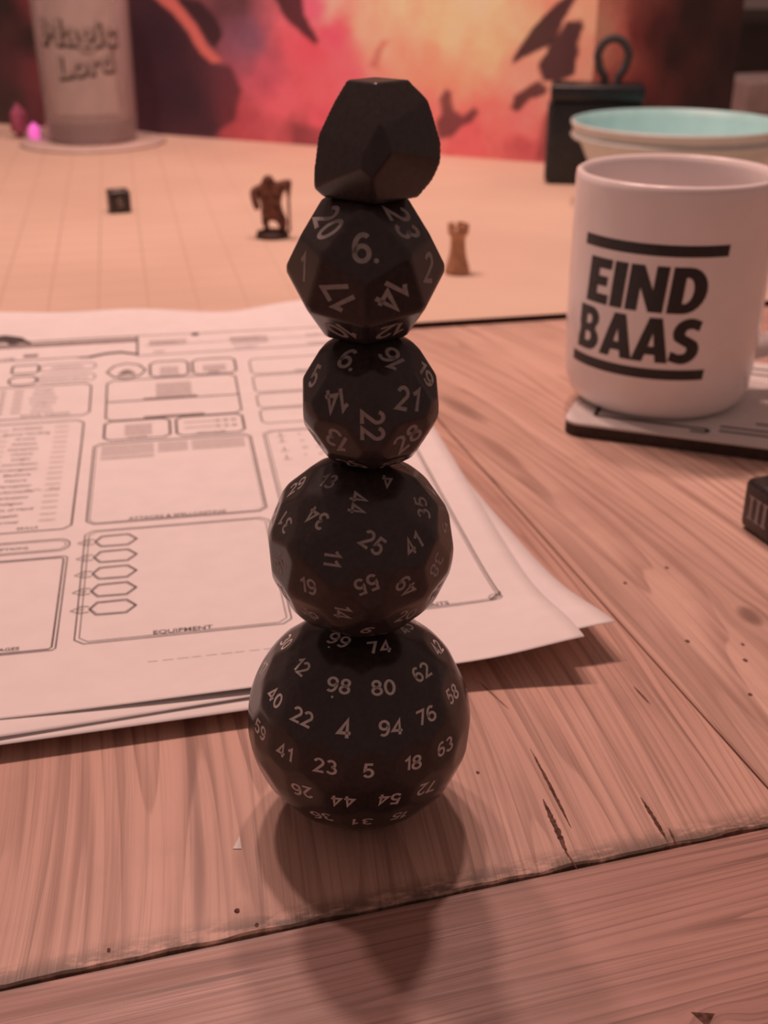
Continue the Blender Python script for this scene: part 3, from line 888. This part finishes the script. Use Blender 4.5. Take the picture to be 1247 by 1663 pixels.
# ------------------------------------------------------------------ black box with loop
box = tag(empty('storage_box', (.1575, .905, MZ), math.radians(-8)), 'small black box with a cord loop on top, in front of the painted screen', 'box')
bm = bmesh.new(); add_box(bm, (0, 0, .030), (.066, .034, .060), 0, .003, 3); bm_obj('body', bm, M['box'], box, True)
bm = bmesh.new(); add_box(bm, (0, 0, .0650), (.068, .036, .0115), 0, .0025, 3); bm_obj('lid', bm, M['box'], box, True)
bm = bmesh.new(); add_box(bm, (-.0335, 0, .030), (.0035, .030, .054), 0, .001, 2); bm_obj('side_panel', bm, speckled('dark_teal_panel', (.035, .05, .055), .5, .1, 100), box)
bm = bmesh.new(); rows = []
LP = []
for k in range(33):
    a = math.radians(-62 + (304) * k / 32)
    LP.append(Vector((.0095 + .0112 * math.cos(a) * (1 if math.sin(a) > 0 else .92), 0, .0880 + .0135 * math.sin(a))))
LP = [LP[0] + Vector((-.0005, 0, -.007))] + LP + [LP[-1] + Vector((.0005, 0, -.007))]
for i, p in enumerate(LP):
    d_ = (LP[min(i + 1, len(LP) - 1)] - LP[max(i - 1, 0)]).normalized(); nn = Vector((-d_.z, 0, d_.x))
    rows.append([bm.verts.new(p + nn * .0030 * math.cos(2 * math.pi * j / 10) + Vector((0, .0034 * math.sin(2 * math.pi * j / 10), 0))) for j in range(10)])
for i in range(len(rows) - 1):
    for j in range(10): bm.faces.new((rows[i][j], rows[i][(j + 1) % 10], rows[i + 1][(j + 1) % 10], rows[i + 1][j]))
bm_obj('loop_handle', bm, speckled('dark_grey_cord', (.055, .05, .052), .8, .2, 900), box, True)

# ------------------------------------------------------------------ rook
rk = empty('chess_rook', (.0400, .6270, MZ)); rk.scale = (.95, .95, .93)
tag(rk, 'tan wooden castle-shaped game piece standing on the mat', 'game piece')
mesh_obj('body', *lathe([(0, 0), (.0068, 0), (.0072, .0010), (.0070, .0030), (.0060, .0060), (.0050, .0100), (.0043, .0150), (.0041, .0195), (.0046, .0218), (.0058, .0232), (.0060, .0240), (.0060, .0262), (.0040, .0262), (.0038, .0250), (0, .0248)], 40), M['rook'], rk, True)
for k in range(5):
    a0 = 2 * math.pi * k / 5
    V = []
    for z in (.0262, .0288):
        for r in (.0040, .0061):
            for a in (a0 - .40, a0, a0 + .40): V.append((r * math.cos(a), r * math.sin(a), z))
    F = [(0, 3, 4, 1), (1, 4, 5, 2), (6, 7, 10, 9), (7, 8, 11, 10), (3, 9, 10, 4), (4, 10, 11, 5), (0, 1, 7, 6), (1, 2, 8, 7), (0, 6, 9, 3), (2, 5, 11, 8)]
    mesh_obj('merlon', V, F, M['rook'], rk)

# ------------------------------------------------------------------ monster miniature
mini = tag(empty('miniature_figure', (-.0685, .7150, MZ)), 'brown hunched monster miniature with broad shoulders and a long club on the mat', 'figurine')
mesh_obj('base', *lathe([(0, 0), (.0100, 0), (.0103, .0008), (.0094, .0036), (0, .0037)], 40), M['mini_base'], mini, True)
J = {  # joint: (x, y, z, radius) in mm
    'pelvis': (.5, 0, 15.5, 4.0), 'belly': (0, -.6, 20, 4.6), 'chest': (-.8, -1.2, 26.5, 6.4), 'neck': (-1, -2.6, 31.5, 3.4), 'head': (-1.0, -4.0, 35.0, 3.0), 'crown': (-.8, -3.8, 38.2, 1.6),
    'sl': (-7.5, -.5, 28.5, 3.6), 'el': (-10.8, -1.5, 28.6, 2.0), 'fl': (-9.3, -4, 22.5, 2.0), 'hl': (-7.6, -6, 17.5, 1.7),
    'sr': (6.0, -.5, 30.5, 3.6), 'er': (9.2, -2, 33.2, 2.5), 'fr': (10.2, -4.5, 31.5, 2.1), 'hr': (10.2, -6.4, 29.0, 1.9),
    'tl': (-3.6, -1.0, 12.0, 2.5), 'kl': (-4.2, -2.6, 9.0, 1.9), 'al': (-3.0, .2, 5.4, 1.5), 'tol': (-4.4, -2.8, 4.4, 1.6),
    'tr': (4.6, -.4, 12.5, 3.4), 'kr': (7.0, -2.0, 9.2, 2.9), 'ar': (6.4, .6, 5.6, 2.3), 'tor': (6.6, -3.2, 4.6, 1.9)}
E_ = [('pelvis', 'belly'), ('belly', 'chest'), ('chest', 'neck'), ('neck', 'head'), ('head', 'crown'), ('chest', 'sl'), ('sl', 'el'), ('el', 'fl'), ('fl', 'hl'), ('chest', 'sr'), ('sr', 'er'), ('er', 'fr'), ('fr', 'hr'),
      ('pelvis', 'tl'), ('tl', 'kl'), ('kl', 'al'), ('al', 'tol'), ('pelvis', 'tr'), ('tr', 'kr'), ('kr', 'ar'), ('ar', 'tor')]
ks = list(J)
me = bpy.data.meshes.new('body')
me.from_pydata([tuple(c * .001 for c in J[k][:3]) for k in ks], [(ks.index(a), ks.index(b)) for a, b in E_], [])
me.materials.append(M['mini'])
mb = bpy.data.objects.new('body', me); COL.objects.link(mb); mb.parent = mini
sk = mb.modifiers.new('skin', 'SKIN'); sk.use_smooth_shade = True
for i, k in enumerate(ks):
    me.skin_vertices[0].data[i].radius = (J[k][3] * .00132, J[k][3] * .00115)
    me.skin_vertices[0].data[i].use_root = (k == 'pelvis')
sb = mb.modifiers.new('sub', 'SUBSURF'); sb.levels = 2; sb.render_levels = 2
V, F = lathe([(0, 0), (.0009, 0), (.0008, .020), (.0014, .024), (.0022, .029), (.0018, .031), (0, .0316)], 12)
st = mesh_obj('club', V, F, M['mini'], mini, True); st.location = (.0112, -.0072, .0045)

# ------------------------------------------------------------------ painted screen
PTS = [(-.44, 1.25), (-.235, 1.165), (.165, .975), (.305, 1.07), (.30, 1.0)][:4]
SH = .215
def in_poly(P, x, y):
    c = False; j = len(P) - 1
    for i in range(len(P)):
        if (P[i][1] > y) != (P[j][1] > y) and x < (P[j][0] - P[i][0]) * (y - P[i][1]) / (P[j][1] - P[i][1]) + P[i][0]: c = not c
        j = i
    return c
def sdist(P, x, y):
    d = 1e9
    for i in range(len(P)):
        ax, ay = P[i - 1]; bx, by = P[i]
        t = max(0, min(1, ((x - ax) * (bx - ax) + (y - ay) * (by - ay)) / ((bx - ax) ** 2 + (by - ay) ** 2 + 1e-9)))
        d = min(d, math.hypot(x - ax - t * (bx - ax), y - ay - t * (by - ay)))
    return -d if in_poly(P, x, y) else d
ART_M = [((54, 37), (66, 38, 42)), ((32, 90), (60, 34, 38)), ((113, 112), (88, 48, 50)), ((72, 11), (90, 42, 48)), ((124, 87), (122, 70, 82)), ((142, 57), (178, 72, 82)), ((113, 18), (165, 62, 66)), ((160, 37), (212, 84, 90)), ((187, 79), (208, 72, 80)), ((214, 95), (212, 70, 86)), ((191, 114), (222, 84, 100)), ((212, 117), (218, 140, 118)), ((172, 14), (160, 66, 68)), ((203, 23), (200, 76, 84)), ((223, 60), (216, 86, 92)), ((247, 96), (216, 140, 112)), ((270, 115), (222, 156, 118)), ((314, 97), (226, 160, 118)), ((346, 117), (224, 165, 122)), ((304, 73), (218, 125, 98)), ((337, 65), (222, 135, 104)), ((358, 89), (222, 152, 112)), ((360, 42), (216, 98, 88)), ((339, 18), (198, 80, 80)), ((305, 29), (205, 95, 88)), ((387, 33), (208, 100, 92)), ((389, 14), (176, 70, 70)), ((394, 109), (226, 150, 112)), ((408, 118), (222, 120, 96)), ((438, 87), (218, 120, 96)), ((438, 114), (222, 135, 104)), ((391, 67), (226, 130, 108)),
         ((60, 180), (60, 34, 38)), ((150, 190), (110, 50, 55)), ((220, 190), (215, 110, 95)), ((300, 190), (224, 165, 122)), ((400, 190), (222, 140, 110))]
ART_R = [((5, 36), (190, 76, 72)), ((10, 100), (214, 128, 100)), ((24, 100), (190, 90, 78)), ((30, 40), (150, 56, 52)), ((45, 100), (118, 46, 42)), ((50, 50), (110, 42, 40)), ((66, 98), (74, 32, 29)), ((66, 40), (66, 30, 28)), ((88, 80), (48, 26, 24)), ((110, 110), (44, 25, 23)), ((130, 40), (44, 26, 24)), ((156, 76), (40, 24, 22)), ((10, 190), (200, 110, 90)), ((60, 190), (80, 34, 32)), ((140, 190), (40, 24, 22))]
ART_L = [((20, 60), (52, 32, 28)), ((70, 20), (58, 34, 30)), ((70, 110), (46, 28, 25)), ((105, 80), (48, 28, 26)), ((126, 60), (112, 44, 46)), ((128, 110), (110, 42, 44)), ((122, 15), (95, 40, 42)), ((140, 60), (120, 56, 58)), ((180, 70), (92, 48, 50)), ((210, 60), (70, 40, 44)), ((100, 190), (50, 30, 28)), ((200, 190), (62, 36, 38))]
POLYS = [([(-5, 130), (36, 121), (54, 101), (73, 78), (87, 67), (107, 64), (116, 45), (108, 18), (82, 2), (-5, -3)], (62, 35, 40), .75, 5),
         ([(50, 121), (78, 118), (94, 104), (100, 91), (91, 78), (82, 85), (72, 100), (61, 112)], (56, 32, 34), .9, 3),
         ([(21, 125), (46, 125), (61, 110), (74, 95), (83, 81), (98, 68), (87, 66), (74, 75), (62, 93), (48, 107)], (216, 100, 88), .95, 2.5),
         ([(150, 130), (182, 130), (184, 109), (198, 88), (194, 85), (181, 93), (164, 106)], (62, 34, 36), .92, 3),
         ([(424, 132), (430, 132), (416, 109), (412, 99), (405, 90), (394, 85), (385, 81), (374, 75), (378, 84), (390, 102), (403, 116)], (58, 32, 36), .95, 2),
         ([(413, 100), (419, 109), (431, 110), (433, 104), (430, 98), (430, 82), (428, 70), (415, 63), (402, 64), (397, 76), (403, 85), (406, 94)], (60, 34, 38), .95, 2),
         ([(399, 64), (407, 58), (405, 53), (391, 49), (383, 39), (375, 41), (379, 52), (389, 59)], (66, 34, 36), .9, 2),
         ([(312, 13), (309, 27), (314, 34), (312, 47), (317, 54), (323, 52), (325, 38), (334, 33), (343, 41), (348, 37), (342, 29), (332, 24), (325, 16)], (96, 46, 48), .85, 3),
         ([(246, 69), (251, 80), (257, 90), (265, 91), (258, 81), (255, 67)], (170, 76, 70), .6, 4),
         ([(168, 18), (222, 14), (270, 10), (300, 4), (300, -4), (168, -4)], (110, 48, 50), .55, 6),
         ([(405, 40), (420, 44), (428, 20), (425, -2), (400, 2)], (120, 46, 46), .6, 5)]
LF = (1.0, .60, .50)
def screen_panel(a, b, art, polys, parent):
    a, b = Vector((*a, 0)), Vector((*b, 0))
    L = (b - a).length; d = (b - a) / L; nrm = Vector((d.y, -d.x, 0))
    nx, ny = int(L / .0022), 96
    pc = [(np.array(p, float), np.array(lin(c)) / np.array(LF) * 1.6) for p, c in art]
    pts = np.array([p for p, c in pc]); cs = np.array([c for p, c in pc])
    V, F, Cc = [], [], []
    for j in range(ny + 1):
        for i in range(nx + 1):
            u, v = L * i / nx, SH * j / ny
            x, y = u * 1000, v * 1000
            wx = x + 9 * mnoise.noise(Vector((x * .035, y * .035, 1.3))) + 4 * mnoise.noise(Vector((x * .11, y * .11, 5)))
            wy = y + 9 * mnoise.noise(Vector((x * .035, y * .035, 7.7))) + 4 * mnoise.noise(Vector((x * .11, y * .11, 9)))
            w = 1 / (((pts - (wx, wy)) ** 2).sum(1) + 40) ** 1.6
            c = (w[:, None] * cs).sum(0) / w.sum()
            c = c * (1 + .16 * mnoise.noise(Vector((x * .06, y * .06, 3))) + .10 * mnoise.noise(Vector((x * .2, y * .2, 4))))
            for P, pcx, op, soft in polys:
                xs = [q[0] for q in P]; ys = [q[1] for q in P]
                if x < min(xs) - 8 or x > max(xs) + 8 or y < min(ys) - 8 or y > max(ys) + 8: continue
                s = sdist(P, x + 1.2 * mnoise.noise(Vector((x * .15, y * .15, 2))), y)
                k = op * (1 - sstep(-soft * .5, soft * .5, s))
                c = c * (1 - k) + np.array(lin(pcx)) / np.array(LF) * 1.25 * k
            V.append(a + d * u + Vector((0, 0, MZ + v)) + nrm * .0)
            Cc.append((*np.clip(c, 0, .93), 1))
    for j in range(ny):
        for i in range(nx):
            k = j * (nx + 1) + i
            F.append((k, k + 1, k + nx + 2, k + nx + 1))
    o = mesh_obj('panel', V, F, M['art'], parent)
    at = o.data.color_attributes.new('art', 'FLOAT_COLOR', 'POINT')
    at.data.foreach_set('color', np.array(Cc).ravel())
    sol = o.modifiers.new('board', 'SOLIDIFY'); sol.thickness = .002; sol.offset = -1
    return o
t = NT('printed_fiery_artwork')
at = t.n('ShaderNodeAttribute'); at.attribute_name = 'art'
t.color(at.outputs['Color']); t.rough(.5, .3)
M['art'] = t.m
screen = tag(empty('folding_screen', (0, 0, 0)), 'folding game screen painted with fiery red and orange clouds and dark shapes', 'game screen')
screen_panel(PTS[0], PTS[1], ART_L, [], screen)
screen_panel(PTS[1], PTS[2], ART_M, POLYS, screen)
screen_panel(PTS[2], PTS[3], ART_R, [], screen)

# ------------------------------------------------------------------ glass tumbler on its coaster
JC = Vector((-.2660, 1.103, MZ))
jc = mesh_obj('round_coaster', *lathe([(0, 0), (.064, 0), (.0655, .0012), (.064, .0024), (0, .0024)], 64), speckled('pale_round_coaster', (.62, .50, .44), .5, .05, 60), None, True)
jc.location = JC
tag(jc, 'pale round coaster under the lettered glass', 'coaster')
JC = JC + Vector((0, 0, .0024))
jar = tag(empty('drinking_glass', JC), 'tall clear glass with bubble lettering on a pale panel, before the painted screen', 'glass')
JR = .0405
mesh_obj('vessel', *lathe([(0, 0), (.036, 0), (.0385, .002), (.0395, .006), (JR, .016), (.0425, .165), (.0415, .167), (.0402, .165), (.0380, .020), (.034, .0165), (0, .0155)], 72), M['glass'], jar, True)
def wrap_on_jar(V, F, name, mat, dr, step=2.):
    bm = bmesh.new()
    vs = [bm.verts.new((x, y, 0)) for x, y in V]
    for f in F:
        try: bm.faces.new([vs[i] for i in f])
        except ValueError: pass
    x0, x1 = min(v[0] for v in V), max(v[0] for v in V)
    x = x0 + step
    while x < x1:
        bmesh.ops.bisect_plane(bm, geom=bm.verts[:] + bm.edges[:] + bm.faces[:], plane_co=(x, 0, 0), plane_no=(1, 0, 0)); x += step
    off = math.radians(2)
    for v in bm.verts:
        z = v.co.y * .001
        R = JR + .002 * (z - .016) / .149 + dr
        a = v.co.x * .001 / JR + off
        v.co = (R * math.sin(a), -R * math.cos(a), z)
    return bm_obj(name, bm, mat, jar)
wrap_on_jar([(-24, 26), (34, 26), (34, 150), (-24, 150)], [(0, 1, 2, 3)], 'pale_panel', M['jar_pale'], .0003)
def jar_word(word, cx, cz, h, slant, sx):
    for mat, dr, dx, dz, bold in ((M['jar_dark'], .0005, 1.0, -1.5, .055), (M['jar_text'], .0008, 0, 0, .03), (M['jar_pale'], .0010, 0, 0, -.022)):
        V, F = text_geo(word, bold)
        k = h / DIGIT_H
        wrap_on_jar([(cx + dx + x * k * sx, cz + dz + y * k + x * k * slant) for x, y in V], F, 'lettering', mat, dr)
jar_word('Magic', 3, 84, 20, -.03, 1.05)
jar_word('Lord', 8, 60, 17, .12, 1.05)

# ------------------------------------------------------------------ small acrylic gems at the left
def gem(loc, r, h, mat, label, seed):
    rr = random.Random(seed)
    bm = bmesh.new()
    bmesh.ops.create_icosphere(bm, subdivisions=1, radius=1)
    for v in bm.verts: v.co = (v.co.x * r, v.co.y * r, (v.co.z + .85) * h / 1.7)
    for v in bm.verts: v.co.z = max(v.co.z, 0)
    o = bm_obj('gemstone', bm, mat); o.location = loc; o.rotation_euler = (0, 0, rr.random() * 3)
    return tag(o, label, 'gem')
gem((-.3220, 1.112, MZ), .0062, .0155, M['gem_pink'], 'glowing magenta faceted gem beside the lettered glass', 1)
gem((-.3420, 1.135, MZ), .0095, .0290, M['gem_rose'], 'dull rose faceted gem, standing behind the magenta one', 2)
gem((-.3790, 1.130, MZ), .0120, .0240, M['gem_purple'], 'dark purple faceted gem nearest to the folded screen end', 3)

# ------------------------------------------------------------------ scrap, far furniture
V = [(-.0008, -.0010, 0), (.0009, -.0010, 0), (.0001, .0026, 0), (-.0008, -.0010, .0002), (.0009, -.0010, .0002), (.0001, .0026, .0003)]
sc = mesh_obj('paper_scrap', V, [(0, 2, 1), (3, 4, 5), (0, 1, 4, 3), (1, 2, 5, 4), (2, 0, 3, 5)], M['paper']); sc.location = (-.0294, .1800, 0)
tag(sc, 'tiny white triangular paper scrap lying on bare planks', 'scrap')
bm = bmesh.new(); add_box(bm, (0, 0, -.345), (1.4, .4, .80), 0, .006)
cab = bm_obj('sideboard', bm, M['cabinet']); cab.location = (.9, 2.35, 0)
tag(cab, 'dark sideboard against the pale wall behind the screen', 'sideboard')
bm = bmesh.new(); add_box(bm, (0, 0, .0175), (.32, .09, .035), 0, .003)
cr = bm_obj('carton', bm, M['crate']); cr.location = (.53, 1.40, 0); cr.rotation_euler = (0, 0, TA)
tag(cr, 'low greyish carton at the far table edge beyond the screen', 'box')
